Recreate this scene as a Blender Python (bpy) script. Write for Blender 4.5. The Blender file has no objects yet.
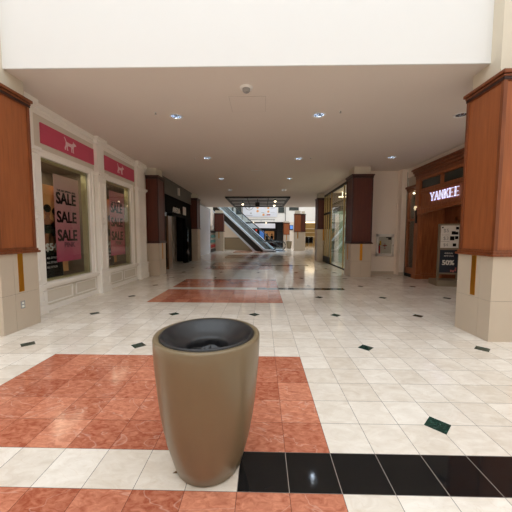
import bpy, bmesh, math, random
from mathutils import Vector, Matrix
random.seed(7)
C = bpy.context.scene.collection
T = 0.305
R = math.radians

# ------------------------------------------------------------------ materials
def newmat(name):
    m = bpy.data.materials.new(name); m.use_nodes = True
    nt = m.node_tree; b = nt.nodes['Principled BSDF']
    return m, nt, b
def srgb(r, g, b):
    f = lambda c: (c/255/12.92) if c/255 <= .04045 else ((c/255+.055)/1.055)**2.4
    return (f(r), f(g), f(b), 1)
def L(nt, a, b): nt.links.new(a, b)
def flat(name, col, rough=.5, metal=0, var=.06, scale=6, emit=0, coat=0, ior=None, bump=0):
    m, nt, b = newmat(name)
    tc = nt.nodes.new('ShaderNodeTexCoord'); nz = nt.nodes.new('ShaderNodeTexNoise')
    nz.inputs['Scale'].default_value = scale; nz.inputs['Detail'].default_value = 5
    L(nt, tc.outputs['Object'], nz.inputs['Vector'])
    mx = nt.nodes.new('ShaderNodeMix'); mx.data_type = 'RGBA'
    mx.inputs[6].default_value = tuple(c*(1-var) for c in col[:3])+(1,)
    mx.inputs[7].default_value = tuple(min(1, c*(1+var)) for c in col[:3])+(1,)
    L(nt, nz.outputs['Fac'], mx.inputs[0]); L(nt, mx.outputs[2], b.inputs['Base Color'])
    b.inputs['Roughness'].default_value = rough; b.inputs['Metallic'].default_value = metal
    if coat: b.inputs['Coat Weight'].default_value = coat; b.inputs['Coat Roughness'].default_value = .08
    if emit:
        b.inputs['Emission Color'].default_value = col; b.inputs['Emission Strength'].default_value = emit
    if bump:
        bp = nt.nodes.new('ShaderNodeBump'); bp.inputs['Strength'].default_value = bump; bp.inputs['Distance'].default_value = .002
        L(nt, nz.outputs['Fac'], bp.inputs['Height']); L(nt, bp.outputs[0], b.inputs['Normal'])
    return m
def glass(name, tint=(1, 1, 1, 1), ior=1.5):
    m = bpy.data.materials.new(name); m.use_nodes = True; nt = m.node_tree
    for n in list(nt.nodes):
        if n.type != 'OUTPUT_MATERIAL': nt.nodes.remove(n)
    out = nt.nodes['Material Output']
    tr = nt.nodes.new('ShaderNodeBsdfTransparent'); tr.inputs[0].default_value = tint
    gl = nt.nodes.new('ShaderNodeBsdfGlossy'); gl.inputs['Roughness'].default_value = 0.0
    ge = nt.nodes.new('ShaderNodeNewGeometry'); dt = nt.nodes.new('ShaderNodeVectorMath'); dt.operation = 'DOT_PRODUCT'
    L(nt, ge.outputs['Normal'], dt.inputs[0]); L(nt, ge.outputs['Incoming'], dt.inputs[1])
    def mm(op, a, b_=None):
        n = nt.nodes.new('ShaderNodeMath'); n.operation = op
        for i, v in enumerate((a, b_)):
            if v is None: continue
            if isinstance(v, (int, float)): n.inputs[i].default_value = v
            else: L(nt, v, n.inputs[i])
        return n.outputs[0]
    f0 = ((ior-1)/(ior+1))**2
    fac = mm('ADD', mm('MULTIPLY', mm('POWER', mm('SUBTRACT', 1, mm('ABSOLUTE', dt.outputs['Value'])), 5), 1-f0), f0)
    mx = nt.nodes.new('ShaderNodeMixShader')
    L(nt, fac, mx.inputs[0]); L(nt, tr.outputs[0], mx.inputs[1]); L(nt, gl.outputs[0], mx.inputs[2])
    L(nt, mx.outputs[0], out.inputs[0])
    return m
def wood(name, c1, c2, rough=.3, zscale=.6):
    m, nt, b = newmat(name)
    tc = nt.nodes.new('ShaderNodeTexCoord'); mp = nt.nodes.new('ShaderNodeMapping')
    mp.inputs['Scale'].default_value = (9, 9, zscale)
    L(nt, tc.outputs['Object'], mp.inputs[0])
    nz = nt.nodes.new('ShaderNodeTexNoise'); nz.inputs['Scale'].default_value = 2.2; nz.inputs['Detail'].default_value = 8
    nz.inputs['Distortion'].default_value = 1.2
    L(nt, mp.outputs[0], nz.inputs['Vector'])
    cr = nt.nodes.new('ShaderNodeValToRGB'); cr.color_ramp.elements[0].position = .3; cr.color_ramp.elements[1].position = .75
    cr.color_ramp.elements[0].color = c1; cr.color_ramp.elements[1].color = c2
    L(nt, nz.outputs['Fac'], cr.inputs[0]); L(nt, cr.outputs[0], b.inputs['Base Color'])
    b.inputs['Roughness'].default_value = rough
    return m
def stone_tile(name, ca, cb, vein, vs, rough, grout, veinw=.5, tilevar=.5, noise_s=6, spec=.5):
    m, nt, b = newmat(name); N = nt.nodes.new
    tc = N('ShaderNodeTexCoord'); sep = N('ShaderNodeSeparateXYZ'); L(nt, tc.outputs['Object'], sep.inputs[0])
    def M(op, a, bb=None, cl=False):
        n = N('ShaderNodeMath'); n.operation = op; n.use_clamp = cl
        for i, v in enumerate((a, bb)):
            if v is None: continue
            if isinstance(v, (int, float)): n.inputs[i].default_value = v
            else: L(nt, v, n.inputs[i])
        return n.outputs[0]
    ux = M('DIVIDE', sep.outputs[0], T); uy = M('DIVIDE', sep.outputs[1], T)
    fx, fy = M('FLOOR', ux), M('FLOOR', uy)
    cmb = N('ShaderNodeCombineXYZ'); L(nt, fx, cmb.inputs[0]); L(nt, fy, cmb.inputs[1])
    wn = N('ShaderNodeTexWhiteNoise'); L(nt, cmb.outputs[0], wn.inputs[0])
    # distance to nearest grid line, in tiles
    gx = M('ABSOLUTE', M('SUBTRACT', M('FRACT', M('ADD', ux, .5)), .5))
    gy = M('ABSOLUTE', M('SUBTRACT', M('FRACT', M('ADD', uy, .5)), .5))
    g = M('LESS_THAN', M('MINIMUM', gx, gy), .0055)
    # per tile offset noise
    off = N('ShaderNodeVectorMath'); off.operation = 'MULTIPLY_ADD'
    L(nt, wn.outputs['Color'], off.inputs[0]); off.inputs[1].default_value = (40, 40, 40); L(nt, tc.outputs['Object'], off.inputs[2])
    mp = N('ShaderNodeMapping'); mp.inputs['Scale'].default_value = (1, 1.9, 1); mp.inputs['Rotation'].default_value = (0, 0, .6)
    L(nt, off.outputs[0], mp.inputs[0])
    nz = N('ShaderNodeTexNoise'); nz.inputs['Scale'].default_value = noise_s; nz.inputs['Detail'].default_value = 9; nz.inputs['Distortion'].default_value = .8
    nz.inputs['Roughness'].default_value = .62
    L(nt, mp.outputs[0], nz.inputs['Vector'])
    v = N('ShaderNodeTexNoise'); v.inputs['Scale'].default_value = vs; v.inputs['Detail'].default_value = 3; v.inputs['Distortion'].default_value = 1.5
    L(nt, mp.outputs[0], v.inputs['Vector'])
    vein_f = M('SUBTRACT', 1, M('MULTIPLY', M('ABSOLUTE', M('SUBTRACT', v.outputs['Fac'], .5)), 90), True)
    vein_f = M('MULTIPLY', vein_f, veinw)
    f = M('ADD', M('MULTIPLY', M('SUBTRACT', nz.outputs['Fac'], .5), 2.0), M('ADD', M('MULTIPLY', M('SUBTRACT', wn.outputs['Value'], .5), tilevar*2), .5), True)
    mx = N('ShaderNodeMix'); mx.data_type = 'RGBA'; mx.inputs[6].default_value = ca; mx.inputs[7].default_value = cb; L(nt, f, mx.inputs[0])
    mv = N('ShaderNodeMix'); mv.data_type = 'RGBA'; L(nt, vein_f, mv.inputs[0]); L(nt, mx.outputs[2], mv.inputs[6]); mv.inputs[7].default_value = vein
    mg = N('ShaderNodeMix'); mg.data_type = 'RGBA'; L(nt, g, mg.inputs[0]); L(nt, mv.outputs[2], mg.inputs[6]); mg.inputs[7].default_value = grout
    L(nt, mg.outputs[2], b.inputs['Base Color'])
    rr = M('ADD', M('MULTIPLY', nz.outputs['Fac'], .05), rough)
    L(nt, rr, b.inputs['Roughness'])
    b.inputs['Specular IOR Level'].default_value = spec
    return m
def gradient_z(name, c0, c1, z0, z1, speckle=.25, rough=.5):
    """a printed poster: colour runs from c0 at the foot to c1 at the head (printed ink)"""
    m, nt, b = newmat(name); N = nt.nodes.new
    tc = N('ShaderNodeTexCoord'); sep = N('ShaderNodeSeparateXYZ'); L(nt, tc.outputs['Object'], sep.inputs[0])
    mr = N('ShaderNodeMapRange'); mr.inputs[1].default_value = z0; mr.inputs[2].default_value = z1; L(nt, sep.outputs[2], mr.inputs[0])
    nz = N('ShaderNodeTexNoise'); nz.inputs['Scale'].default_value = 90; L(nt, tc.outputs['Object'], nz.inputs['Vector'])
    ad = N('ShaderNodeMath'); ad.operation = 'MULTIPLY_ADD'; L(nt, nz.outputs['Fac'], ad.inputs[0]); ad.inputs[1].default_value = speckle*2
    sb = N('ShaderNodeMath'); sb.operation = 'SUBTRACT'; L(nt, mr.outputs[0], sb.inputs[0]); sb.inputs[1].default_value = speckle
    L(nt, sb.outputs[0], ad.inputs[2])
    mx = N('ShaderNodeMix'); mx.data_type = 'RGBA'; mx.inputs[6].default_value = c0; mx.inputs[7].default_value = c1; mx.clamp_factor = True
    L(nt, ad.outputs[0], mx.inputs[0]); L(nt, mx.outputs[2], b.inputs['Base Color']); b.inputs['Roughness'].default_value = rough
    return m

M = {}
M['tile_white'] = stone_tile('cream marble tile', srgb(220, 209, 194), srgb(246, 240, 230), srgb(212, 194, 170), 3, .08, srgb(112, 104, 98), .25, .3, 6)
M['tile_red'] = stone_tile('red marble tile', srgb(158, 80, 56), srgb(222, 150, 120), srgb(236, 204, 186), 1.6, .09, srgb(104, 60, 50), .3, .25, 16)
M['tile_black'] = stone_tile('black granite tile', srgb(20, 20, 20), srgb(30, 30, 31), srgb(34, 34, 36), 4, .03, srgb(170, 160, 150), .1, .2, 20, .3)
M['tile_green'] = stone_tile('green marble inset', srgb(14, 38, 33), srgb(30, 66, 56), srgb(150, 180, 165), 8, .08, srgb(14, 38, 33), .35, .2, 20)
M['paint_white'] = flat('white plaster paint', srgb(230, 231, 230), .7, var=.01, scale=2)
M['ceil'] = flat('ceiling paint', srgb(226, 216, 206), .85, var=.015, scale=1)
M['cream'] = flat('cream wall paint', srgb(242, 230, 217), .75, var=.015, scale=2)
M['core'] = flat('pale column paint', srgb(216, 208, 190), .7, var=.02, scale=3)
M['shopfield'] = flat('ivory shopfront field paint', srgb(222, 216, 204), .5, var=.02)
M['shopwhite'] = flat('glossy white shopfront paint', srgb(249, 246, 240), .4, var=.02, scale=3)
M['stone'] = flat('honed beige limestone', srgb(198, 184, 166), .32, var=.05, scale=3)
M['grout'] = flat('dark joint', srgb(120, 105, 92), .8)
M['wood'] = wood('cherry stained wood', srgb(140, 78, 42), srgb(164, 94, 52), .42)
M['wood_edge'] = wood('cherry stained edge', srgb(106, 54, 28), srgb(138, 76, 42), .35)
M['wood_shadow'] = flat('dark groove', srgb(45, 18, 12), .5)
M['wood_dark'] = wood('mahogany stained wood', srgb(78, 33, 21), srgb(102, 46, 29), .5)  # same column wood deeper in the concourse, its shade put into the colour
M['wood_dark_edge'] = wood('mahogany stained edge', srgb(54, 24, 19), srgb(74, 33, 26), .4)  # edge wood with the same shade painted in
M['shop_wood'] = wood('chestnut shopfront wood', srgb(136, 76, 44), srgb(182, 112, 68), .35)
M['shop_wood_dark'] = wood('chestnut shopfront moulding', srgb(106, 58, 34), srgb(146, 84, 50), .35)
M['brass'] = flat('aged brass', srgb(205, 140, 40), .3, .85, var=.12, scale=12)
M['matte_black'] = flat('matt black panel', srgb(15, 14, 14), .9)
M['matte_black'].node_tree.nodes['Principled BSDF'].inputs['Specular IOR Level'].default_value = .15
M['shadow_gap'] = flat('hatch edge bead', srgb(198, 188, 178), .8)
M['gold'] = flat('gold anodised frame', srgb(165, 142, 96), .35, .6)
M['bin'] = flat('bronze painted fibreglass', srgb(124, 109, 84), .32, .1, var=.03, scale=10, bump=.06)
M['bin_liner'] = flat('black plastic', srgb(34, 35, 38), .3, var=.2, scale=20)
M['bag'] = flat('black bin bag', srgb(26, 26, 28), .3, var=.3, scale=40, bump=.6)
M['pink'] = flat('pink sign board', srgb(204, 80, 108), .55, var=.04, scale=4)
M['dog'] = flat('pale emblem', srgb(238, 205, 212), .6)
M['black'] = flat('black paint', srgb(18, 17, 17), .5)
M['ink'] = flat('black ink', srgb(16, 13, 14), .95)
M['ink'].node_tree.nodes['Principled BSDF'].inputs['Specular IOR Level'].default_value = .1
M['inkfade'] = flat('plum ink', srgb(105, 50, 68), .6)
M['white_plastic'] = flat('white plastic', srgb(235, 233, 228), .4)
M['grey_plastic'] = flat('grey plastic', srgb(150, 148, 145), .45)
M['chrome'] = flat('mirror reflector', srgb(225, 232, 240), .12, 1)
M['steel'] = flat('brushed steel', srgb(200, 210, 220), .25, 1)
M['alu'] = flat('satin aluminium trim', srgb(222, 234, 246), .3, .1)
M['rubber'] = flat('black rubber handrail', srgb(20, 20, 21), .35)
M['glass'] = glass('clear shop glass', (.93, .95, .94, 1), 1.5)
M['glass_esc'] = glass('balustrade glass', (.82, .88, .9, 1), 1.5)
M['glass_dark'] = glass('smoked glass', (.35, .37, .37, 1), 1.5)
M['obscure'] = flat('ribbed dark glass', srgb(60, 66, 62), .15, var=.25, scale=30)
M['lamp'] = flat('lit warm bulb', (1, .82, .55, 1), .4, emit=6, var=0)
M['lamp_cool'] = flat('lit cool bulb', (.82, .9, 1, 1), .4, emit=60, var=0)
M['letter'] = flat('lit white letter face', (.80, .80, 1, 1), .4, emit=.6, var=0)
M['panel_light'] = flat('lit ceiling panel', (1, .86, .6, 1), .4, emit=3, var=0)
M['dark_int'] = flat('dark shop interior', srgb(38, 36, 34), .8, var=.2)
M['tan'] = flat('tan display board', srgb(206, 150, 92), .7, var=.12, scale=3)
M['skin'] = flat('printed skin tone', srgb(150, 88, 58), .7, var=.12, scale=10)
M['navy'] = flat('navy printed board', srgb(30, 36, 50), .6)
M['board'] = flat('white printed board', srgb(226, 222, 216), .6)
M['stand'] = flat('taupe sign stand', srgb(132, 118, 98), .5)
M['red'] = flat('red enamel', srgb(160, 18, 22), .35)
M['yellow'] = flat('yellow label', srgb(225, 175, 40), .5)
M['olive'] = flat('olive window casing', srgb(176, 166, 118), .5)
M['taupe'] = flat('taupe shop wall', srgb(120, 104, 84), .8, var=.05)
M['barricade'] = flat('white barricade board', srgb(206, 208, 216), .35, var=.03)
M['fascia_grey'] = flat('grey metal fascia', srgb(98, 95, 88), .5)
M['banner'] = flat('white vinyl banner', srgb(236, 238, 246), .5, var=.01)
M['peach'] = flat('peach print', srgb(240, 176, 110), .5)
M['blue_screen'] = flat('lit blue screen', (.12, .3, .9, 1), .4, emit=.45, var=.5, scale=3)
M['orange_lit'] = flat('lit orange window', (.8, .35, .12, 1), .5, emit=.12, var=.5, scale=4)
M['red_lit'] = flat('lit red sign', (1, .05, .03, 1), .4, emit=2, var=0)
M['yellow_wall'] = flat('yellow shop wall', srgb(206, 184, 128), .6)
M['old_brass'] = flat('tarnished brass', srgb(120, 96, 62), .5, .3, var=.3, scale=60)
M['green_pale'] = flat('pale green partition', srgb(150, 172, 150), .5)
M['shelf_goods'] = flat('teal packed goods', srgb(60, 110, 105), .5, var=.5, scale=60)

# ------------------------------------------------------------------ mesh building
class MB:
    def __init__(s): s.bm = bmesh.new()
    def box(s, x0, x1, y0, y1, z0, z1, mi=0):
        if x0 > x1: x0, x1 = x1, x0
        if y0 > y1: y0, y1 = y1, y0
        if z0 > z1: z0, z1 = z1, z0
        v = [s.bm.verts.new(p) for p in ((x0,y0,z0),(x1,y0,z0),(x1,y1,z0),(x0,y1,z0),(x0,y0,z1),(x1,y0,z1),(x1,y1,z1),(x0,y1,z1))]
        for f in ((3,2,1,0),(4,5,6,7),(0,1,5,4),(1,2,6,5),(2,3,7,6),(3,0,4,7)):
            s.bm.faces.new([v[i] for i in f]).material_index = mi
        return s
    def poly(s, pts, ext, mi=0):
        """extrude the polygon pts (3-D) along the vector ext"""
        e = Vector(ext); a = [s.bm.verts.new(Vector(p)) for p in pts]; b = [s.bm.verts.new(Vector(p)+e) for p in pts]
        n = len(a)
        s.bm.faces.new(a).material_index = mi; s.bm.faces.new(b[::-1]).material_index = mi
        for i in range(n): s.bm.faces.new((a[i], b[i], b[(i+1) % n], a[(i+1) % n])).material_index = mi
        return s
    def lathe(s, prof, cx=0, cy=0, cz=0, n=48, mi=0, close=False):
        rings = []
        for r, z in prof:
            if r < 1e-5: rings.append([s.bm.verts.new((cx, cy, cz+z))])
            else: rings.append([s.bm.verts.new((cx+r*math.cos(2*math.pi*i/n), cy+r*math.sin(2*math.pi*i/n), cz+z)) for i in range(n)])
        pairs = list(zip(rings, rings[1:])) + ([(rings[-1], rings[0])] if close else [])
        for a, b in pairs:
            for i in range(n):
                j = (i+1) % n
                q = ([a[0]] if len(a) == 1 else [a[i], a[j]]) + ([b[0]] if len(b) == 1 else [b[j], b[i]])
                if len(q) >= 3:
                    f = s.bm.faces.new(q); f.smooth = True; f.material_index = mi
        return s
    def tube(s, pts, r, n=10, mi=0):
        pts = [Vector(p) for p in pts]; rings = []
        for k, p in enumerate(pts):
            d = ((pts[min(k+1, len(pts)-1)]-pts[k-1 if k else 0])).normalized()
            u = d.orthogonal().normalized() if abs(d.z) > .95 else d.cross(Vector((0, 0, 1))).normalized()
            w = d.cross(u)
            rings.append([s.bm.verts.new(p+r*(math.cos(2*math.pi*i/n)*u+math.sin(2*math.pi*i/n)*w)) for i in range(n)])
        for a, b in zip(rings, rings[1:]):
            for i in range(n):
                f = s.bm.faces.new((a[i], a[(i+1) % n], b[(i+1) % n], b[i])); f.smooth = True; f.material_index = mi
        s.bm.faces.new(rings[0][::-1]).material_index = mi; s.bm.faces.new(rings[-1]).material_index = mi
        return s
def obj(name, mb, mats, parent=None, bevel=0, world=True, smooth_angle=None):
    me = bpy.data.meshes.new(name)
    bmesh.ops.recalc_face_normals(mb.bm, faces=mb.bm.faces)
    off = Vector((0, 0, 0)); q = parent
    while q is not None and world: off += q.location; q = q.parent
    if world and parent is not None: bmesh.ops.translate(mb.bm, verts=mb.bm.verts, vec=-off)
    mb.bm.to_mesh(me); mb.bm.free()
    for m in (mats if isinstance(mats, (list, tuple)) else [mats]): me.materials.append(m)
    o = bpy.data.objects.new(name, me); C.objects.link(o)
    if parent is not None: o.parent = parent
    if bevel:
        b = o.modifiers.new('bevel', 'BEVEL'); b.width = bevel; b.segments = 2; b.limit_method = 'ANGLE'
    return o
def tag(o, label, cat, group=None, kind=None):
    o['label'] = label; o['category'] = cat
    if group: o['group'] = group
    if kind: o['kind'] = kind
    return o
def thing(name, loc, label, cat, group=None, rz=0):
    o = bpy.data.objects.new(name, None); C.objects.link(o); o.location = loc; o.rotation_euler = (0, 0, rz)
    o.empty_display_size = .1
    return tag(o, label, cat, group)
def struct(name, mb, mats, label=None, bevel=0):
    o = obj(name, mb, mats, None, bevel); o['kind'] = 'structure'
    o['label'] = label; o['category'] = name.split('_')[0]
    return o
def text_obj(name, s, size, mat, parent, origin, xdir, updir, ext=.004, bold=0, align='LEFT', sx=1):
    """lettering as a mesh standing at origin, running along xdir (local to the parent's frame unless rotated)"""
    cu = bpy.data.curves.new(name, 'FONT'); cu.body = s; cu.size = size; cu.extrude = ext; cu.align_x = align
    cu.resolution_u = 3
    tmp = bpy.data.objects.new(name+'_t', cu); C.objects.link(tmp)
    bpy.context.view_layer.update()
    me = bpy.data.meshes.new_from_object(tmp.evaluated_get(bpy.context.evaluated_depsgraph_get()))
    if bold:      # heavier strokes: the outline laid down again, shifted by the stroke gain
        bm = bmesh.new()
        for k, (dx, dy) in enumerate(((0, 0), (bold, 0), (-bold, 0), (0, bold*.7), (0, -bold*.7), (bold, bold*.7), (-bold, -bold*.7), (bold, -bold*.7), (-bold, bold*.7))):
            me.transform(Matrix.Translation((dx, dy, k*.00005))); bm.from_mesh(me); me.transform(Matrix.Translation((-dx, -dy, -k*.00005)))
        bm.to_mesh(me); bm.free()
    bpy.data.objects.remove(tmp); bpy.data.curves.remove(cu)
    X = Vector(xdir).normalized(); U = Vector(updir).normalized(); W = X.cross(U)
    mt = Matrix(((X.x*sx, U.x, W.x), (X.y*sx, U.y, W.y), (X.z*sx, U.z, W.z))).to_4x4()
    off = Vector((0, 0, 0)); q = parent
    while q is not None: off += q.location; q = q.parent
    mt.translation = Vector(origin)-off
    me.transform(mt); me.materials.clear(); me.materials.append(mat)
    o = bpy.data.objects.new(name, me); C.objects.link(o); o.parent = parent
    return o
def copy_tree(o, parent=None):
    c = o.copy(); C.objects.link(c); c.parent = parent
    for ch in list(o.children): copy_tree(ch, c)
    return c

CEIL = 3.94; HI = 9.0
# ------------------------------------------------------------------ FLOOR
def tiles():
    mb = MB(); bm = mb.bm
    X0, X1, Y0, Y1 = -40, 40, -34, 150
    def quad(u0, u1, v0, v1, mi):
        if u1 <= u0 or v1 <= v0: return
        vs = [bm.verts.new((u*T, v*T, 0)) for u, v in ((u0, v0), (u1, v0), (u1, v1), (u0, v1))]
        bm.faces.new(vs).material_index = mi
    rows = sorted(set([Y0, Y1] + [20*k+d for k in range(-1, 7) for d in (-6, -1, 0, 5) if Y0 < 20*k+d < Y1]))
    for a, b in zip(rows, rows[1:]):
        ph = a % 20
        if ph in (14, 0): segs = [(X0, -10, 0), (-10, 0, 1), (0, X1, 0)]
        elif ph == 19: segs = [(X0, -2, 0), (-2, 6, 2), (6, X1, 0)]
        else: segs = [(X0, X1, 0)]
        for u0, u1, mi in segs: quad(u0, u1, a, b, mi)
    z = .0012; h = .35
    for u in range(-17, 18, 5):
        for v in range(-14, 60, 5):
            ph = v % 20
            if -10 < u < 0 and (ph >= 14 or ph <= 5): continue
            vs = [bm.verts.new(((u+du)*T, (v+dv)*T, z)) for du, dv in ((0, -h), (h, 0), (0, h), (-h, 0))]
            bm.faces.new(vs).material_index = 3
    # small brass floor plate beside the near bin
    vs = [bm.verts.new((x*T, y*T, z)) for x, y in ((-3.36, -.62), (-3.1, -.62), (-3.1, -.36))]
    bm.faces.new(vs).material_index = 4
    return mb
fl = struct('floor', tiles(), [M['tile_white'], M['tile_red'], M['tile_black'], M['tile_green'], M['old_brass']],
            'polished cream marble tile floor with red marble carpets, black strips and green diamond insets')

# ------------------------------------------------------------------ CEILING AND SHELL
mb = MB()
mb.box(-5.6, 5.6, 2.445, 22.3, CEIL, CEIL+.25)
LAMPS = ((-2.25, 4.11, 'near left recessed mirrored downlight in the ceiling'), (.68, 4.09, 'near centre-right recessed mirrored downlight in the ceiling'),
                (3.57, 4.14, 'recessed downlight beside the nearest right column'), (-2.21, 7.2, 'recessed downlight in the second row, left of centre'),
                (.68, 7.3, 'recessed downlight in the second row, right of centre'), (3.57, 7.2, 'recessed downlight above the fire hose cabinet wall'),
                (-2.24, 10.4, 'recessed downlight in the third row, left of centre'), (.70, 10.4, 'recessed downlight in the third row, right of centre'),
                (-2.21, 13.4, 'recessed downlight just before the black ceiling frame, left side'), (.70, 13.4, 'recessed downlight just before the black ceiling frame, right side'))
ceil_o = struct('ceiling', mb, M['ceil'], 'flat taupe painted concourse ceiling')
mb = MB()
for lx, ly, ll in LAMPS: mb.lathe([(0, -.1), (.12, -.1), (.12, .17), (0, .17)], lx, ly, CEIL, 32)
cut = obj('cut', mb, M['ceil'])
bo = ceil_o.modifiers.new('holes', 'BOOLEAN'); bo.operation = 'DIFFERENCE'; bo.object = cut; bo.solver = 'EXACT'
bpy.context.view_layer.update()
cme = bpy.data.meshes.new_from_object(ceil_o.evaluated_get(bpy.context.evaluated_depsgraph_get()))
ceil_o.modifiers.clear(); ceil_o.data = cme
for pf in cme.polygons: pf.use_smooth = False
bpy.data.objects.remove(cut)
mb = MB()
mb.box(-4.32, 2.78, 2.42, 2.44, CEIL, HI); mb.box(3.37, 9, 2.42, 2.44, CEIL, HI); mb.box(-9, -4.91, 2.42, 2.44, CEIL, HI)
struct('wall_front', mb, M['paint_white'], 'bright white bulkhead face above the concourse opening')
# walls of the near court (behind and beside the camera)
mb = MB(); mb.box(-9.2, -9, -10.2, 2.62, 0, HI); mb.box(-9, -5.12, 2.9, 3.05, 0, CEIL); struct('wall_left', mb, M['cream'], 'cream side wall of the near court')
mb = MB(); mb.box(9, 9.2, -10.2, 2.62, 0, HI); mb.box(5.2, 9, 2.9, 3.05, 0, CEIL); struct('wall_right', mb, M['cream'], 'cream side wall of the near court')
mb = MB(); mb.box(-9.2, 9.2, -10.4, -10.2, 0, HI); struct('wall_back', mb, M['cream'], 'cream rear wall of the near court')
mb = MB()
mb.box(-9.2, 9.2, -10.2, -8.6, HI, HI+.2); mb.box(-9.2, 9.2, 1.7, 2.62, HI, HI+.2)
mb.box(-9.2, -6.8, -8.6, 1.7, HI, HI+.2); mb.box(6.8, 9.2, -8.6, 1.7, HI, HI+.2)
for x in (-4, -1.33, 1.33, 4): mb.box(x-.06, x+.06, -8.6, 1.7, HI, HI+.15)
for y in (-6, -3.4, -.9): mb.box(-6.8, 6.8, y-.06, y+.06, HI, HI+.15)
struct('ceiling_near_court', mb, M['paint_white'], 'white skylight frame over the near court')

# right-hand return wall with the fire cabinet
mb = MB(); mb.box(3.40, 4.70, 9.08, 9.3, 0, CEIL); mb.box(4.70, 4.88, 8.78, 9.3, 0, CEIL); mb.box(4.9, 5.1, 2.9, 8.78, 3.62, CEIL)
mb.box(4.66, 4.70, 9.03, 9.08, 0, CEIL)
struct('wall_right_return', mb, M['cream'], 'cream wall holding the fire hose cabinet beside the candle shop')
mb = MB(); mb.box(3.47, 4.64, 9.055, 9.08, 0, .12); mb.box(4.69, 4.86, 8.75, 8.78, 0, .12)
struct('baseboard_right', mb, M['stone'], 'low beige stone baseboard of the right return wall')

# far court shell
mb = MB()
mb.box(-12, 12, 34.0, 34.3, 3.24, HI)
struct('wall_far', mb, M['shopwhite'], 'white upper gallery front beyond the escalator court')
mb = MB(); mb.box(-12.2, -12, 22.3, 40, 0, HI); mb.box(-12, -5.6, 22.15, 22.3, 0, HI); struct('wall_left_far_court', mb, M['cream'], 'cream left wall of the escalator court')
mb = MB(); mb.box(12, 12.2, 22.3, 44, 0, HI); mb.box(5.6, 12, 22.15, 22.3, 0, HI); struct('wall_right_far_court', mb, M['cream'], 'cream right wall of the escalator court')
mb = MB(); mb.box(-5.6, 5.6, 22.3, 22.5, CEIL, HI); struct('wall_front_far_court', mb, M['paint_white'], 'white bulkhead over the start of the escalator court')
mb = MB(); mb.box(-12, 12, 32, 34.3, HI, HI+.2); mb.box(-12, 12, 22.3, 23.2, HI, HI+.2)
mb.box(-12, -5, 23.2, 32, HI, HI+.2); mb.box(8, 12, 23.2, 32, HI, HI+.2)
for x in (0, 4): mb.box(x-.08, x+.08, 23.2, 32, HI, HI+.15)
struct('ceiling_far_court', mb, M['paint_white'], 'white skylight frame over the escalator court')
mb = MB(); mb.box(-12, 12, 34.3, 44, 3.5, 3.7); struct('ceiling_far_arcade', mb, M['ceil'], 'low ceiling over the far shops')
mb = MB(); mb.box(-12, 12, 44, 44.2, 0, 3.5); mb.box(-12, -3.6, 36.2, 36.4, 0, 3.5)
struct('wall_far_arcade', mb, M['taupe'], 'taupe rear wall behind the far shops')
# side walls along the far concourse
mb = MB(); mb.box(5.4, 5.6, 15.4, 22.15, 0, CEIL); struct('wall_right_concourse', mb, M['cream'], 'cream wall behind the third right column')
mb = MB(); mb.box(-5.6, -5.45, 13.95, 22.15, 0, CEIL); struct('wall_left_concourse', mb, M['cream'], 'cream wall behind the white barricade')

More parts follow.
